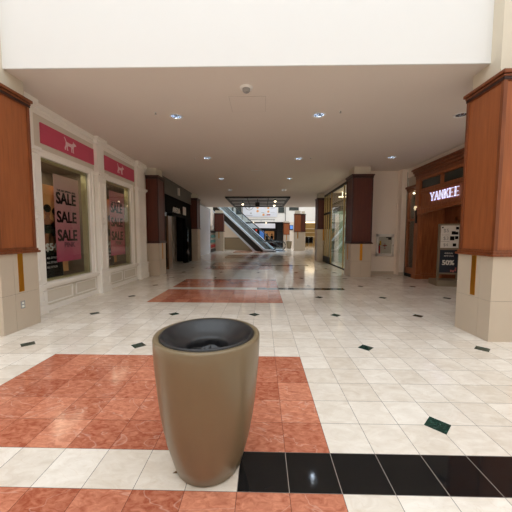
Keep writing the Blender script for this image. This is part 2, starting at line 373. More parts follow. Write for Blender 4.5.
# ------------------------------------------------------------------ COLUMNS
def column(x0, x1, y0, y1, side, label, dark=False, front=None, outlet=False, zt=3.66, zb=1.2, top=CEIL, strips=('s', 'f')):
    """side = +1: the concourse is on the +x side of the column, -1: on the -x side"""
    cx, cy = (x0+x1)/2, (y0+y1)/2
    t = thing('column', (cx, cy, 0), label, 'column')
    W, WE = (M['wood_dark'], M['wood_dark_edge']) if dark else (M['wood'], M['wood_edge'])  # dark picks the wood tones with concourse shade painted in
    mb = MB(); g = .002
    hz = zb*.48
    for (za, zc) in ((0, hz-g), (hz+g, zb)):
        for (xa, xb) in ((x0, cx-g), (cx+g, x1)):
            for (ya, yb) in ((y0, y0+.22-g), (y0+.22+g, y1)): mb.box(xa, xb, ya, yb, za, zc)
    mb.box(x0+.004, x1-.004, y0+.004, y1-.004, 0.002, zb-.002, 1)
    obj('stone_base', mb, [M['stone'], M['grout']], t)
    # wood box with framed panels
    mb = MB(); mb.box(x0+.02, x1-.02, y0+.02, y1-.02, zb, zt); 
    obj('wood_panel', mb, W, t)
    mb = MB(); s = .05; za, zc = zb+.03, zt-.07
    for xa, xb in ((x0, x0+s), (x1-s, x1)):
        for ya, yb in ((y0, y0+s), (y1-s, y1)): mb.box(xa, xb, ya, yb, za, zc)
    for za2, zc2 in ((za, za+.06), (zc-.06, zc)):
        mb.box(x0+.001, x1-.001, y0+.001, y1-.001, za2, zc2)
    obj('corner_trim', mb, WE, t, .003)
    mb = MB(); mb.box(x0-.008, x1+.008, y0-.008, y1+.008, zt-.12, zt-.04, 1)
    mb.box(x0-.035, x1+.035, y0-.035, y1+.035, zt-.045, zt); mb.box(x0-.015, x1+.015, y0-.015, y1+.015, zt-.08, zt-.055)
    obj('top_moulding', mb, [WE, M['wood_shadow']], t, .003)
    mb = MB(); mb.box(x0-.035, x1+.035, y0-.035, y1+.035, zb, zb+.035); mb.box(x0-.015, x1+.015, y0-.015, y1+.015, zb+.035, zb+.07)
    obj('bottom_moulding', mb, WE, t, .003)
    mb = MB(); mb.box(x0+.07, x1-.07, y0+(.16 if top == HI else .07), y1-.01, zt, min(top, CEIL))
    if top > CEIL: mb.box(x0+.07, x1-.07, y0+.16, 2.42, CEIL, top)
    obj('plaster_core', mb, M['core'], t)
    xs = x1 if side > 0 else x0
    h = zb*.5 if zb < 1.5 else zb-.65
    if 's' in strips:
        mb = MB(); mb.box(xs-.004*side, xs+.006*side, cy-.045, cy+.045, h, zb-.003); obj('brass_inlay', mb, M['brass'], t)
    if 'f' in strips:
        sx = cx
        mb = MB(); mb.box(sx-.045, sx+.045, y0-.006, y0+.004, h, zb-.003); obj('brass_inlay', mb, M['brass'], t)
    if outlet:
        mb = MB(); yo = cy-.0
        mb.box(xs, xs+.008*side, yo-.036, yo+.036, .33, .45)
        for zz in (.365, .415): mb.box(xs+.006*side, xs+.010*side, yo-.018, yo+.018, zz-.016, zz+.016, 1)
        obj('power_outlet', mb, [M['steel'], M['white_plastic']], t)
    return t
cw = .73
column(2.71, 2.71+cw, 2.08, 2.76, -1, 'large cherry wood and beige stone column nearest on the right, in front of the candle shop', top=HI)
column(-4.25-cw, -4.25, 2.11, 2.79, 1, 'large cherry wood and beige stone column nearest on the left with a power outlet', outlet=True, top=HI, strips=('s',))
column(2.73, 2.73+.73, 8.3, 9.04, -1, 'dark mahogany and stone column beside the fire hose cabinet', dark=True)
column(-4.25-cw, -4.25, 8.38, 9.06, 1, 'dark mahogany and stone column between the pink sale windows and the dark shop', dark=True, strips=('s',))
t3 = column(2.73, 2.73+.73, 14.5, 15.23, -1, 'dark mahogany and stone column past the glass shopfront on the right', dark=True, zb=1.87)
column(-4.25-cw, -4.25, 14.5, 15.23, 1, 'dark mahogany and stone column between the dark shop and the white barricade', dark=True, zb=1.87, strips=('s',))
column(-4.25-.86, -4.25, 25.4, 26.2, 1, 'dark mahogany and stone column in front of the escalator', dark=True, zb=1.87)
column(2.73, 2.73+.66, 26.0, 26.6, -1, 'cherry wood and pale stone column to the right of the escalator foot', dark=False, zb=1.87)
column(3.42, 3.86, 26.3, 26.7, -1, 'narrow dark column tucked behind the column right of the escalator foot', dark=True, zb=1.87, strips=())  # added piece; dark wood tone paints the neighbouring column's shaded part
column(2.1, 2.8, 31.6, 32.3, -1, 'small distant cherry wood column beside the far bin', dark=False, zt=3.05, zb=1.62, top=3.24)
column(6.2, 6.95, 33.0, 33.7, -1, 'distant cherry wood column at the edge of the yellow lit shop', dark=False, zt=3.2, zb=1.55, top=3.24)
# plaster piers carrying the two far ones on up to the gallery
# ------------------------------------------------------------------ CEILING FITTINGS
def downlight(x, y, label):
    t = thing('downlight', (x, y, CEIL), label, 'ceiling light', 'recessed downlights in the concourse ceiling')
    mb = MB(); mb.lathe([(.10, -.004), (.135, -.010), (.145, -.006), (.145, 0), (.10, 0)], x, y, CEIL, 32, close=True); obj('trim_ring', mb, M['white_plastic'], t)
    mb = MB(); mb.lathe([(.112, -.003), (.112, .03), (.10, .09), (.075, .13), (.05, .15), (0, .152)], x, y, CEIL, 32); obj('reflector', mb, M['chrome'], t)
    mb = MB(); mb.lathe([(.03, .151), (.042, .12), (.03, .095), (0, .09)], x, y, CEIL, 20); obj('bulb', mb, M['lamp_cool'] if (x, y) != (3.57, 4.14) else M['chrome'], t)
    return t
for x, y, l in LAMPS:
    downlight(x, y, l)
def sprinkler(x, y, label):
    t = thing('sprinkler_head', (x, y, CEIL), label, 'sprinkler', 'sprinkler heads in the concourse ceiling')
    mb = MB(); mb.lathe([(0, -.004), (.03, -.004), (.034, .012)], x, y, CEIL, 20); obj('escutcheon', mb, M['white_plastic'], t)
    mb = MB(); mb.lathe([(0, -.004), (.007, -.004), (.007, -.03), (.02, -.032), (.02, -.036), (0, -.036)], x, y, CEIL, 16); obj('deflector', mb, M['grey_plastic'], t)
sprinkler(-2.61, 3.92, 'sprinkler head left of the near left downlight'); sprinkler(1.07, 3.92, 'sprinkler head right of the near centre-right downlight')
sprinkler(-2.61, 7.2, 'sprinkler head in the second row, left side'); sprinkler(1.05, 7.2, 'sprinkler head in the second row, right side')
sprinkler(-.66, 10.6, 'sprinkler head at the middle of the third row')
t = thing('smoke_detector', (-.74, 3.01, CEIL), 'round white smoke detector near the ceiling edge', 'smoke detector')
mb = MB(); mb.lathe([(0, -.025), (.10, -.022), (.11, 0)], -.74, 3.01, CEIL, 32); obj('base', mb, M['white_plastic'], t)
mb = MB(); mb.lathe([(0, -.085), (.04, -.08), (.06, -.06), (.065, -.02)], -.74, 3.01, CEIL, 32); obj('sensor', mb, M['grey_plastic'], t)
mb = MB()
for a in ((-1.07, -.41, 3.30, 3.306), (-1.07, -.41, 3.914, 3.92), (-1.07, -1.064, 3.30, 3.92), (-.416, -.41, 3.30, 3.92)): mb.box(*a, CEIL-.003, CEIL+.02, 1)
mb.box(-1.06, -.42, 3.31, 3.91, CEIL-.006, CEIL+.02)
tag(obj('access_hatch', mb, [M['ceil'], M['shadow_gap']]), 'square flush access hatch in the ceiling behind the smoke detector', 'hatch')
mb = MB(); mb.box(-.9, -.5, 8.85, 8.95, CEIL-.012, CEIL+.02)
tag(obj('air_slot', mb, M['white_plastic']), 'slim white slot vent in the middle of the ceiling', 'vent')

# black ceiling frame with lamps
t = thing('ceiling_frame', (-.75, 18.7, CEIL), 'black rectangular grid frame under the far ceiling with pale panels', 'ceiling frame')
x0, x1, y0, y1 = -2.8, 1.29, 15.9, 21.5
mb = MB(); z0, z1 = CEIL-.09, CEIL
for a in ((x0, x1, y0, y0+.15), (x0, x1, y1-.15, y1), (x0, x0+.15, y0, y1), (x1-.15, x1, y0, y1)): mb.box(*a, z0, z1)
obj('border', mb, M['black'], t)
mb = MB()
for k in (1, 2): yy = y0+(y1-y0)*k/3; mb.box(x0+.15, x1-.15, yy-.07, yy+.07, z0+.02, z1)
for k in (1, 2): xx = x0+(x1-x0)*k/3; mb.box(xx-.03, xx+.03, y0+.15, y1-.15, z0+.03, z1)
obj('crossbar', mb, M['black'], t)
mb = MB(); mb.box(x0+.15, x1-.15, y0+.15, y1-.15, CEIL-.03, CEIL-.01); obj('panel', mb, M['grey_plastic'], t)
for x, y, z, l in ((-1.78, 17.2, 3.62, 'small lit spotlight under the black ceiling frame, left one'), (.36, 16.4, 3.72, 'small lit spotlight under the black ceiling frame, nearer right one'), (.36, 17.6, 3.58, 'small lit spotlight under the black ceiling frame, lower right one')):
    t = thing('spotlight', (x, y, CEIL-.1), l, 'spotlight', 'spotlights under the black ceiling frame')
    mb = MB(); mb.tube([(x, y, CEIL-.06), (x, y, z+.08)], .02); mb.lathe([(.0, .12), (.05, .1), (.08, .02), (.07, 0)], x, y, z, 20); obj('housing', mb, M['black'], t)
    mb = MB(); mb.lathe([(0, .03), (.06, .02), (.07, -.03), (.04, -.07), (0, -.08)], x, y, z, 20); obj('bulb', mb, M['lamp'], t)
t = thing('projector', (-.78, 16.6, CEIL-.1), 'black box speaker hung from the middle of the ceiling frame', 'speaker')
mb = MB(); mb.box(-.92, -.64, 16.5, 16.8, 3.38, 3.66); obj('housing', mb, M['black'], t, .01)
mb = MB(); mb.tube([(-.78, 16.65, 3.66), (-.78, 16.65, CEIL-.06)], .02); obj('bracket', mb, M['black'], t)
t.name = 'hanging_speaker'

# ------------------------------------------------------------------ TRASH BINS
def trash_bin(loc, label):
    t = thing('trash_bin', loc, label, 'trash bin'); x, y, z = loc
    out = [(0, .0), (.194, .0), (.211, .012), (.237, .10), (.264, .20), (.287, .32), (.305, .45), (.317, .58), (.327, .70), (.332, .80), (.333, .85), (.330, .862), (.320, .866), (.303, .864), (.296, .858), (.288, .80), (.255, .40), (.18, .06), (.0, .05)]
    mb = MB(); mb.lathe(out, x, y, z, 96); obj('body', mb, M['bin'], t)
    mb = MB(); mb.lathe([(.293, .84), (.294, .868), (.284, .873), (.270, .866), (.245, .850), (.200, .812), (.160, .790), (.138, .785), (.130, .775), (.128, .72), (.128, .60)], x, y, z, 96)
    obj('funnel_lid', mb, M['bin_liner'], t)
    mb = MB(); n = 36; rings = []
    rnd = random.Random(3)
    for r, zz in ((.127, .76), (.122, .73), (.10, .71), (.06, .70), (0.02, .70)):
        rings.append([mb.bm.verts.new((x+r*math.cos(2*math.pi*i/n), y+r*math.sin(2*math.pi*i/n), z+zz+rnd.uniform(-.006, .006)+.008*math.sin(i*.9))) for i in range(n)])
    for a, b in zip(rings, rings[1:]):
        for i in range(n): mb.bm.faces.new((a[i], a[(i+1) % n], b[(i+1) % n], b[i]))
    mb.bm.faces.new(rings[-1])
    obj('bin_bag', mb, M['bag'], t)
    return t
b0 = trash_bin((-.815, -.08, 0), 'large tapered bronze trash bin with black funnel top in the foreground')
b1 = copy_tree(b0); b1.location = (2.68, 30.9, 0); b1['label'] = 'tiny distant bronze trash bin right of the escalator foot'

# ------------------------------------------------------------------ PINK LINGERIE STOREFRONT (left)
PX = -4.70
t = thing('storefront', (PX, 5.7, 0), 'white panelled shopfront with two display windows and pink sign boards', 'storefront')
mb = MB()   # wall field round the windows
w1 = (3.50, 5.0); w2 = (5.72, 7.14); zw = (.57, 2.98)
def wallx(mb, x0, x1, y0, y1, z0, z1): mb.box(x0, x1, y0, y1, z0, z1)
wallx(mb, PX-.18, PX, 3.0, 8.38, 0, zw[0]); wallx(mb, PX-.18, PX, 3.0, 8.38, zw[1], CEIL)
for a, b in ((3.0, w1[0]), (w1[1], w2[0]), (w2[1], 8.38)): wallx(mb, PX-.18, PX, a, b, zw[0], zw[1])
obj('wall_panel', mb, M['shopfield'], t)
mb = MB()
for y0, y1, x in ((3.0, 8.38, PX+.07),): mb.box(PX, x, y0, y1, 3.86, CEIL); mb.box(PX, x-.03, y0, y1, 3.80, 3.86); mb.box(PX, PX+.02, y0, y1, 3.74, 3.80)
obj('cornice', mb, M['shopwhite'], t, .01)
for (a, b), (c, d) in ((w1, (3.42, 5.2)), (w2, (5.62, 7.45))):
    f = None
    mb = MB(); q = .11
    for y0, y1, z0, z1 in ((a-q, a, zw[0]-.02, zw[1]+q), (b, b+q, zw[0]-.02, zw[1]+q), (a, b, zw[1], zw[1]+q)): mb.box(PX, PX+.035, y0, y1, z0, z1)
    mb.box(PX, PX+.055, a-q-.02, a-q+.02, zw[0]-.02, zw[1]+q+.02); mb.box(PX, PX+.055, b+q-.02, b+q+.02, zw[0]-.02, zw[1]+q+.02); mb.box(PX, PX+.055, a-q-.02, b+q+.02, zw[1]+q-.02, zw[1]+q+.02)
    fr = obj('window_frame', mb, M['shopwhite'], t, .005)
    mb = MB(); 
    for y0, y1, z0, z1 in ((a, a+.03, *zw), (b-.03, b, *zw), (a, b, zw[1]-.03, zw[1]), (a, b, zw[0], zw[0]+.03)): mb.box(PX-.17, PX-.045, y0, y1, z0, z1)
    obj('casing', mb, M['olive'], t)
    mb = MB(); mb.box(PX-.035, PX-.027, a, b, zw[0], zw[1]); obj('window_glass', mb, M['glass'], t)
    mb = MB(); mb.box(PX-.04, PX+.10, c, d, zw[0]-.07, zw[0]-.01); mb.box(PX, PX+.06, c, d, zw[0]-.12, zw[0]-.07); obj('window_sill', mb, M['shopwhite'], t, .008)
    # panelled apron
    mb = MB(); mid = (c+d)/2; mb.box(PX, PX+.05, c, d, 0, .10)
    for e0, e1 in ((c+.06, mid-.05), (mid+.05, d-.06)):
        for y0, y1, z0, z1 in ((e0, e1, .14, .17), (e0, e1, .39, .42), (e0, e0+.03, .14, .42), (e1-.03, e1, .14, .42)): mb.box(PX, PX+.022, y0, y1, z0, z1)
    obj('apron_moulding', mb, M['shopwhite'], t, .004)
# pilasters
for (a, b) in ((3.06, 3.36), (5.18, 5.62), (7.45, 8.12)):
    mb = MB(); p = PX+.11
    mb.box(PX, p, a+.05, b-.05, .50, 2.98)
    mb.box(PX, p+.05, a, b, 0, .16); mb.box(PX, p+.03, a+.01, b-.01, .16, .50); mb.box(PX, p+.05, a, b, .50, .55)
    mb.box(PX, p+.03, a+.02, b-.02, 2.98, 3.03); mb.box(PX, p+.06, a-.01, b+.01, 3.03, 3.09)
    mb.box(PX, p-.02, a+.06, b-.06, 3.09, 3.78); mb.box(PX, p+.02, a+.02, b-.02, 3.78, 3.85); mb.box(PX, p+.05, a, b, 3.85, CEIL)
    w = .035
    for y0, y1, z0, z1 in ((a+.09, a+.09+w, .62, 2.86), (b-.09-w, b-.09, .62, 2.86), (a+.09, b-.09, .62, .62+w), (a+.09, b-.09, 2.86-w, 2.86), (a+.06, a+.06+w, .22, .44), (b-.06-w, b-.06, .22, .44), (a+.06, b-.06, .41, .44), (a+.06, b-.06, .22, .25)):
        mb.box(p-.01, p+(.015 if z0 > .5 else .042), y0, y1, z0, z1)
    pl = obj('pilaster', mb, M['shopwhite'], t, .005)
    mb = MB(); cy = (a+b)/2; n = 20
    for ring, rr in ((.10, .012), (.055, .012)):
        pts = [(p+.012, cy+ring*math.cos(2*math.pi*i/n), 1.85+ring*math.sin(2*math.pi*i/n)) for i in range(n+1)]
        mb.tube(pts, rr, 6)
    for sgn in (1, -1):
        mb.tube([(p+.01, cy, 1.85+sgn*.10), (p+.014, cy+.03, 1.85+sgn*.2), (p+.01, cy, 1.85+sgn*.3)], .012, 6)
    obj('rosette', mb, M['shopwhite'], pl)
def dog(mb, cy, cz, s, x, e):
    # standing dog with raised tail, head toward +y
    o = [(-.95,.30),(-1.1,.62),(-1.25,.85),(-1.18,.9),(-1.0,.66),(-.82,.36),(-.3,.3),(.3,.32),(.55,.5),(.62,.78),(.72,.62),(.85,.58),(1.0,.5),(1.2,.44),(1.22,.32),(1.0,.22),(.8,.16),(.66,.0),(.6,-.2),(.62,-.75),(.72,-.82),(.5,-.84),(.44,-.3),(.3,-.18),(.28,-.7),(.36,-.8),(.14,-.8),(.12,-.15),(-.4,-.12),(-.6,-.22),(-.62,-.5),(-.52,-.8),(-.74,-.8),(-.78,-.45),(-.74,-.2),(-.84,-.35),(-1.02,-.55),(-.98,-.8),(-1.18,-.8),(-1.2,-.5),(-1.0,-.15)]
    pts = [(x, cy+s*a, cz+s*b) for a, b in o]
    me = mb.bm; f = [me.verts.new(q) for q in pts]; g = [me.verts.new((q[0]+e, q[1], q[2])) for q in pts]
    n = len(f)
    from mathutils.geometry import tessellate_polygon
    for tr in tessellate_polygon([[Vector((q[1], q[2], 0)) for q in pts]]):
        me.faces.new([g[i] for i in tr]); me.faces.new([f[i] for i in tr[::-1]])
    for i in range(n): me.faces.new((f[i], g[i], g[(i+1) % n], f[(i+1) % n]))
for y0, y1 in ((3.55, 5.22), (5.70, 7.42)):
    mb = MB(); mb.box(PX, PX+.025, y0, y1, 3.24, 3.62)
    for k in range(1, 5): mb.box(PX+.02, PX+.028, y0, y1, 3.24+k*.076-.003, 3.24+k*.076+.003)
    s = obj('pink_sign', mb, M['pink'], t)
    mb = MB(); dog(mb, (y0+y1)/2-.02, 3.43, .155, PX+.028, .006); obj('dog_emblem', mb, M['dog'], s)
# window display box behind the glass
mb = MB(); bx = PX-1.15
mb.box(bx-.1, bx, 3.1, 8.3, 0, 3.6); mb.box(bx, PX-.18, 3.1, 3.18, 0, 3.6); mb.box(bx, PX-.18, 8.22, 8.3, 0, 3.6); mb.box(bx, PX-.18, 5.35, 5.45, 0, 3.6); mb.box(bx, PX-.18, 3.18, 8.22, 3.05, 3.15)
struct('wall_window_display', mb, M['taupe'], 'taupe back and side walls of the left window displays')
mb = MB(); mb.box(bx, PX-.18, 3.18, 8.22, 0.3, .56); struct('floor_window_display', mb, wood('dark display deck', srgb(60, 40, 28), srgb(96, 66, 46), .4, 6), 'raised dark floor of the left window displays')

MG = gradient_z('pink sale print', srgb(190, 58, 104), srgb(204, 172, 164), -1.0, .95, .22)
MG2 = gradient_z('pink sale print deep', srgb(190, 58, 104), srgb(200, 130, 134), -1.0, .95, .22)
def sale_poster(y0, y1, z0, z1, x, mat, label):
    cy, cz = (y0+y1)/2, (z0+z1)/2
    t = thing('sale_poster', (x, cy, cz), label, 'poster')
    mb = MB(); mb.box(x-.006, x, y0, y1, z0, z1); obj('sheet', mb, mat, t)
    for yw in (y0+.08, y1-.08): mb = MB(); mb.tube([(x-.003, yw, z1), (x-.003, yw, 3.05)], .0015, 6); obj('hanging_wire', mb, M['black'], t)
    w = y1-y0; h = z1-z0; k = w/.80
    for f in (.645, .43, .215):
        text_obj('sale_lettering', 'SALE', .345*k, M['ink'], t, (x+.001, y0+.06*w, z0+(f+.03)*h), (0, 1, 0), (0, 0, 1), .002, .012, sx=.87)
    text_obj('small_lettering', 'THE BIG SPRING SALE', .062*k, M['ink'], t, (x+.001, y0+.1*w, z0+.815*h), (0, 1, 0), (0, 0, 1), .002, .002)
    text_obj('small_lettering', 'PINK', .16*k, M['inkfade'], t, (x+.001, y0+.3*w, z0+.165*h), (0, 1, 0), (0, 0, 1), .002, .004)
    return t
sale_poster(4.15, 4.96, .90, 2.80, -4.93, MG, 'tall pink SALE poster hanging in the nearer left window')
sale_poster(6.34, 7.19, .88, 2.80, -4.93, MG2, 'tall pink SALE poster hanging in the farther left window')
def model_board(y0, y1, z0, z1, x, label):
    t = thing('photo_board', (x, (y0+y1)/2, .56), label, 'display board')
    mb = MB(); mb.box(x-.03, x, y0, y1, z0, z1); obj('board', mb, M['tan'], t)
    def fig(cy, top, s, sgn):
        mb = MB()
        mb.poly([(x+.001, cy+s*.09*math.cos(a), top-s*.13+s*.12*math.sin(a)) for a in [i*math.pi/8 for i in range(16)]], (.003, 0, 0))
        mb.poly([(x+.001, cy+a*s, top-s*b) for a, b in ((-.05,.22),(.05,.22),(.08,.3),(.2,.35),(.24,.75),(.2,1.1),(.14,1.1),(.14,.7),(.12,.9),(.17,1.2),(.15,1.7),(-.13,1.7),(-.16,1.2),(-.12,.9),(-.15,.6),(-.2,1.1),(-.26,1.1),(-.24,.6),(-.2,.35),(-.08,.3))], (.003, 0, 0))
        b = obj('printed_figure', mb, M['skin'], t)
        mb = MB(); mb.poly([(x+.005, cy+a*s, top-s*b) for a, b in ((-.12,.42),(.12,.42),(.13,.62),(-.13,.62))], (.002, 0, 0))
        obj('printed_top', mb, M['ink'], b); mb = MB()
        mb.poly([(x+.005, cy+a*s, top-s*b) for a, b in ((-.14,1.0),(.14,1.0),(.18,1.7),(-.15,1.7))], (.002, 0, 0))
        obj('printed_skirt', mb, M['ink'], b); mb = MB()
        mb.poly([(x+.005, cy+s*.11*math.cos(a), top-s*.06+s*.09*math.sin(a)) for a in [i*math.pi/8 for i in range(16)]], (.002, 0, 0))
        obj('printed_hair', mb, M['ink'], b)
    fig(y0+.13, z0+1.45, .95, 1); fig(y0+.36, z0+1.40, .95, -1)
    text_obj('price_lettering', '$54', .22, M['board'], t, (x+.008, y0+.02, z0+.50), (0, 1, 0), (0, 0, 1), .002, .006)
    for k in range(3): text_obj('small_lettering', 'ALL STYLES', .06, M['board'], t, (x+.008, y0+.04, z0+.32-.1*k), (0, 1, 0), (0, 0, 1), .002)
    return t
model_board(3.92, 4.62, .66, 2.55, -5.02, 'tan photo board of two figures standing behind the nearer SALE poster')
model_board(6.12, 6.80, .66, 2.55, -5.02, 'tan photo board of two figures standing behind the farther SALE poster')

# ------------------------------------------------------------------ DARK SHOP (left, between columns)
DX = -4.60
t = thing('dark_shopfront', (DX, 11.8, 0), 'unlit black shopfront with a small letter sign past the pink windows', 'storefront')
mb = MB(); mb.box(DX-.25, DX, 9.1, 14.5, 3.28, CEIL); mb.box(DX, DX+.05, 9.1, 14.5, 3.86, CEIL); mb.box(DX, DX+.02, 9.1, 14.5, 3.28, 3.32); obj('fascia', mb, M['fascia_grey'], t)
mb = MB(); mb.box(DX, DX+.06, 11.9, 12.1, 3.45, 3.8); obj('fascia_light', mb, M['board'], t)
mb = MB()
mb.box(DX-.12, DX-.05, 9.1, 14.5, 2.5, 3.28); mb.box(DX-.12, DX+.02, 10.9, 14.4, 2.4, 2.5)
mb.box(DX-.12, DX-.02, 9.1, 9.7, 0, 2.5); mb.box(DX-.15, DX, 13.2, 14.5, 0, 2.5)
obj('black_panel', mb, M['matte_black'], t)
mb = MB(); mb.box(DX-.2, DX+.02, 10.4, 10.86, 0, 2.35); mb.box(DX-.2, DX, 9.68, 9.74, 0, 2.5); obj('wood_jamb', mb, wood('tan oak jamb', srgb(110, 80, 55), srgb(140, 104, 72)), t)
text_obj('shop_lettering', 'AVEDA', .36, M['board'], t, (DX-.045, 11.25, 2.58), (0, 1, 0), (0, 0, 1), .02, .006)
mb = MB(); mb.box(DX-.06, DX-.02, 12.95, 13.45, 2.58, 3.0); obj('pale_panel', mb, M['board'], t)
mb = MB(); mb.box(DX-.06, DX-.05, 9.75, 10.4, .1, 3.2); obj('window_glass', mb, M['glass_dark'], t)
mb = MB(); mb.box(-8, -7.8, 9.1, 14.5, 0, CEIL); mb.box(-7.8, DX-.26, 9.12, 9.2, 0, CEIL); mb.box(-7.8, DX-.26, 14.4, 14.48, 0, CEIL); mb.box(-7.8, DX-.26, 9.2, 14.4, 3.4, 3.5)
obj('interior_wall', mb, M['dark_int'], t)
# shelf unit in its window
t = thing('product_shelf', (-5.1, 10.0, 0), 'shelf of small pale boxes in the dark shop window', 'shelf')
mb = MB(); 
for z in (.55, 1.0, 1.5, 1.8, 2.1, 2.4, 2.75): mb.box(-5.3, -4.95, 9.6, 10.35, z, z+.03)
mb.box(-5.32, -5.29, 9.6, 10.35, 0, 3); mb.box(-5.3, -4.95, 9.58, 9.6, 0, 3)
obj('rack', mb, M['black'], t)
mb = MB()
for z in (1.03, 1.53, 1.83, 2.13, 2.43, 2.78):
    for k in range(3): mb.box(-5.1, -4.98, 9.72+k*.22, 9.84+k*.22, z, z+.14)
o = obj('packed_boxes', mb, M['board'], t); o['kind'] = 'stuff'
t = thing('shop_mannequin', (-5.6, 12.2, 0), 'dim display figure inside the dark shop doorway', 'display stand')
mb = MB(); mb.lathe([(0, 0), (.2, 0), (.2, .02), (.03, .03), (.03, .8), (.09, .85), (.14, 1.0), (.12, 1.15), (.18, 1.38), (.15, 1.46), (.05, 1.5), (.045, 1.56), (.09, 1.62), (.10, 1.7), (.07, 1.79), (0, 1.82)], -5.6, 12.2, 0, 24); obj('body', mb, M['fascia_grey'], t)
mb = MB(); mb.box(-4.58, -4.50, 13.3, 13.5, 0, .5); mb.box(-4.58, -4.52, 13.25, 13.55, .5, 1.9)
tag(obj('window_stand', mb, M['glass_dark']), 'slim reflective stand at the end of the dark shopfront', 'stand')

# white barricade wall past column
t = thing('barricade', (-5.0, 18.9, 0), 'tall white construction barricade wall on the left', 'barricade')
mb = MB()
for k in range(6): mb.box(-5.06, -5.0, 15.42+k*1.18, 15.42+(k+1)*1.18-.006, 0, 3.74)
obj('panel', mb, M['barricade'], t)
mb = MB(); mb.box(-5.07, -4.985, 15.42, 22.5, 3.74, 3.78); mb.box(-5.06, -4.97, 22.45, 22.55, 0, 3.78); obj('edge_trim', mb, M['steel'], t)
t = thing('display_case', (-5.0, 24, 0), 'lit beige and dark display window between the barricade and the escalator column', 'display case')
mb = MB(); mb.box(-5.3, -5.2, 22.6, 25.9, 0, 3.6); struct('wall_display_case', mb, M['cream'], 'beige backing wall of the display window before the escalator')
mb = MB(); mb.box(-5.2, -5.0, 22.6, 25.9, 0, .25); mb.box(-5.2, -5.0, 22.6, 25.9, 1.75, 1.95); mb.box(-5.2, -4.98, 22.6, 22.7, 0, 1.95); obj('frame', mb, M['black'], t)
for z in (.3, .75, 1.2):
    mb = MB(); mb.box(-5.2, -5.02, 22.8, 25.8, z+.1, z+.35, 0 if z > .4 else 1); o = obj('packed_goods', mb, [M['shelf_goods'], M['red']], t); o['kind'] = 'stuff'
mb = MB(); mb.lathe([(0, 0), (.12, 0), (.08, .1), (.14, .35), (.05, .5), (.05, .6), (0, .62)], -5.08, 24.0, 1.95, 16); tag(obj('pale_vase', mb, M['board']), 'small pale vase on top of the display case', 'vase')

# ------------------------------------------------------------------ CANDLE SHOP (right)
KX = 4.9
t = thing('candle_shopfront', (KX, 6.0, 0), 'chestnut wood shopfront with lit white lettering and an arched entrance', 'storefront')
W, WD = M['shop_wood'], M['shop_wood_dark']
def xb(mb, d0, d1, y0, y1, z0, z1, mi=0): mb.box(KX-d0, KX+d1, y0, y1, z0, z1, mi)
mb = MB()
for d, z0, z1 in ((.12, 3.72, 3.79), (.09, 3.64, 3.72), (.065, 3.54, 3.64), (.04, 3.42, 3.54)): xb(mb, d, .1, 3.2, 8.10+d*2, z0, z1)
obj('cornice', mb, WD, t, .015)
mb = MB(); xb(mb, .03, .1, 3.2, 8.08, 3.34, 3.42); xb(mb, .03, .1, 3.2, 8.08, 2.97, 3.06)
for y in (8.0, 6.78, 5.6, 4.4, 3.3): xb(mb, .03, .1, y-.05, y+.05, 3.06, 3.34)
obj('transom_frame', mb, W, t, .004)
mb = MB(); xb(mb, -.03, .05, 3.2, 8.0, 3.06, 3.34); obj('transom_pane', mb, M['obscure'], t)
mb = MB(); xb(mb, .0, .1, 3.2, 8.08, 2.38, 2.97); 
for y0, y1, z0, z1 in ((3.3, 7.98, 2.91, 2.95), (3.3, 7.98, 2.44, 2.48), (7.92, 7.96, 2.44, 2.95), (3.3, 3.34, 2.44, 2.95)): xb(mb, .03, 0, y0, y1, z0, z1)
sg = obj('sign_board', mb, W, t, .004)
# arched head: piece with curved underside
mb = MB(); n = 24; ya, yb = 3.7, 7.9
pts = [(KX-.10, ya, 2.42), (KX-.10, yb, 2.42)] + [(KX-.10, yb-(yb-ya)*i/n, 2.2+.13*math.sin(math.pi*i/n)) for i in range(n+1)]
mb.poly(pts, (.16, 0, 0))
mb.box(KX-.12, KX+.02, 3.2, 8.06, 2.38, 2.44)
obj('arched_head', mb, W, t)
candle = t
mb = MB(); xb(mb, .06, .1, 7.88, 8.12, 0, 3.42); xb(mb, .09, .1, 7.85, 8.13, 0, .16); obj('door_post', mb, W, t, .006)
mb = MB(); xb(mb, .06, .1, 3.2, 3.5, 0, 3.42); obj('door_post', mb, W, t, .006)
# reveal panel and inner doorway
mb = MB(); mb.box(KX+.1, 5.75, 7.92, 8.08, 0, 2.38); mb.box(KX+.14, 5.7, 7.9, 7.92, .12, .2); mb.box(KX+.1, 5.75, 7.885, 7.92, 0, .12)
obj('reveal_panel', mb, W, t)
mb = MB(); mb.box(5.75, 5.9, 7.3, 8.08, 0, 2.6); mb.box(5.75, 5.9, 3.5, 7.3, 2.0, 2.6); mb.box(5.70, 5.75, 7.2, 7.3, 0, 2.1); mb.box(5.70, 5.75, 3.5, 7.3, 1.98, 2.1); mb.box(KX+.1, 5.75, 3.5, 7.92, 2.44, 2.56)
obj('inner_door_frame', mb, WD, t)
mb = MB(); mb.box(8, 8.1, 3, 8.5, 0, 3.4); mb.box(5.9, 8, 3, 3.1, 0, 3.4); mb.box(5.9, 8, 8.1, 8.2, 0, 3.4); mb.box(5.9, 8, 3.1, 8.1, 3.2, 3.3)
obj('interior_wall', mb, M['dark_int'], t)
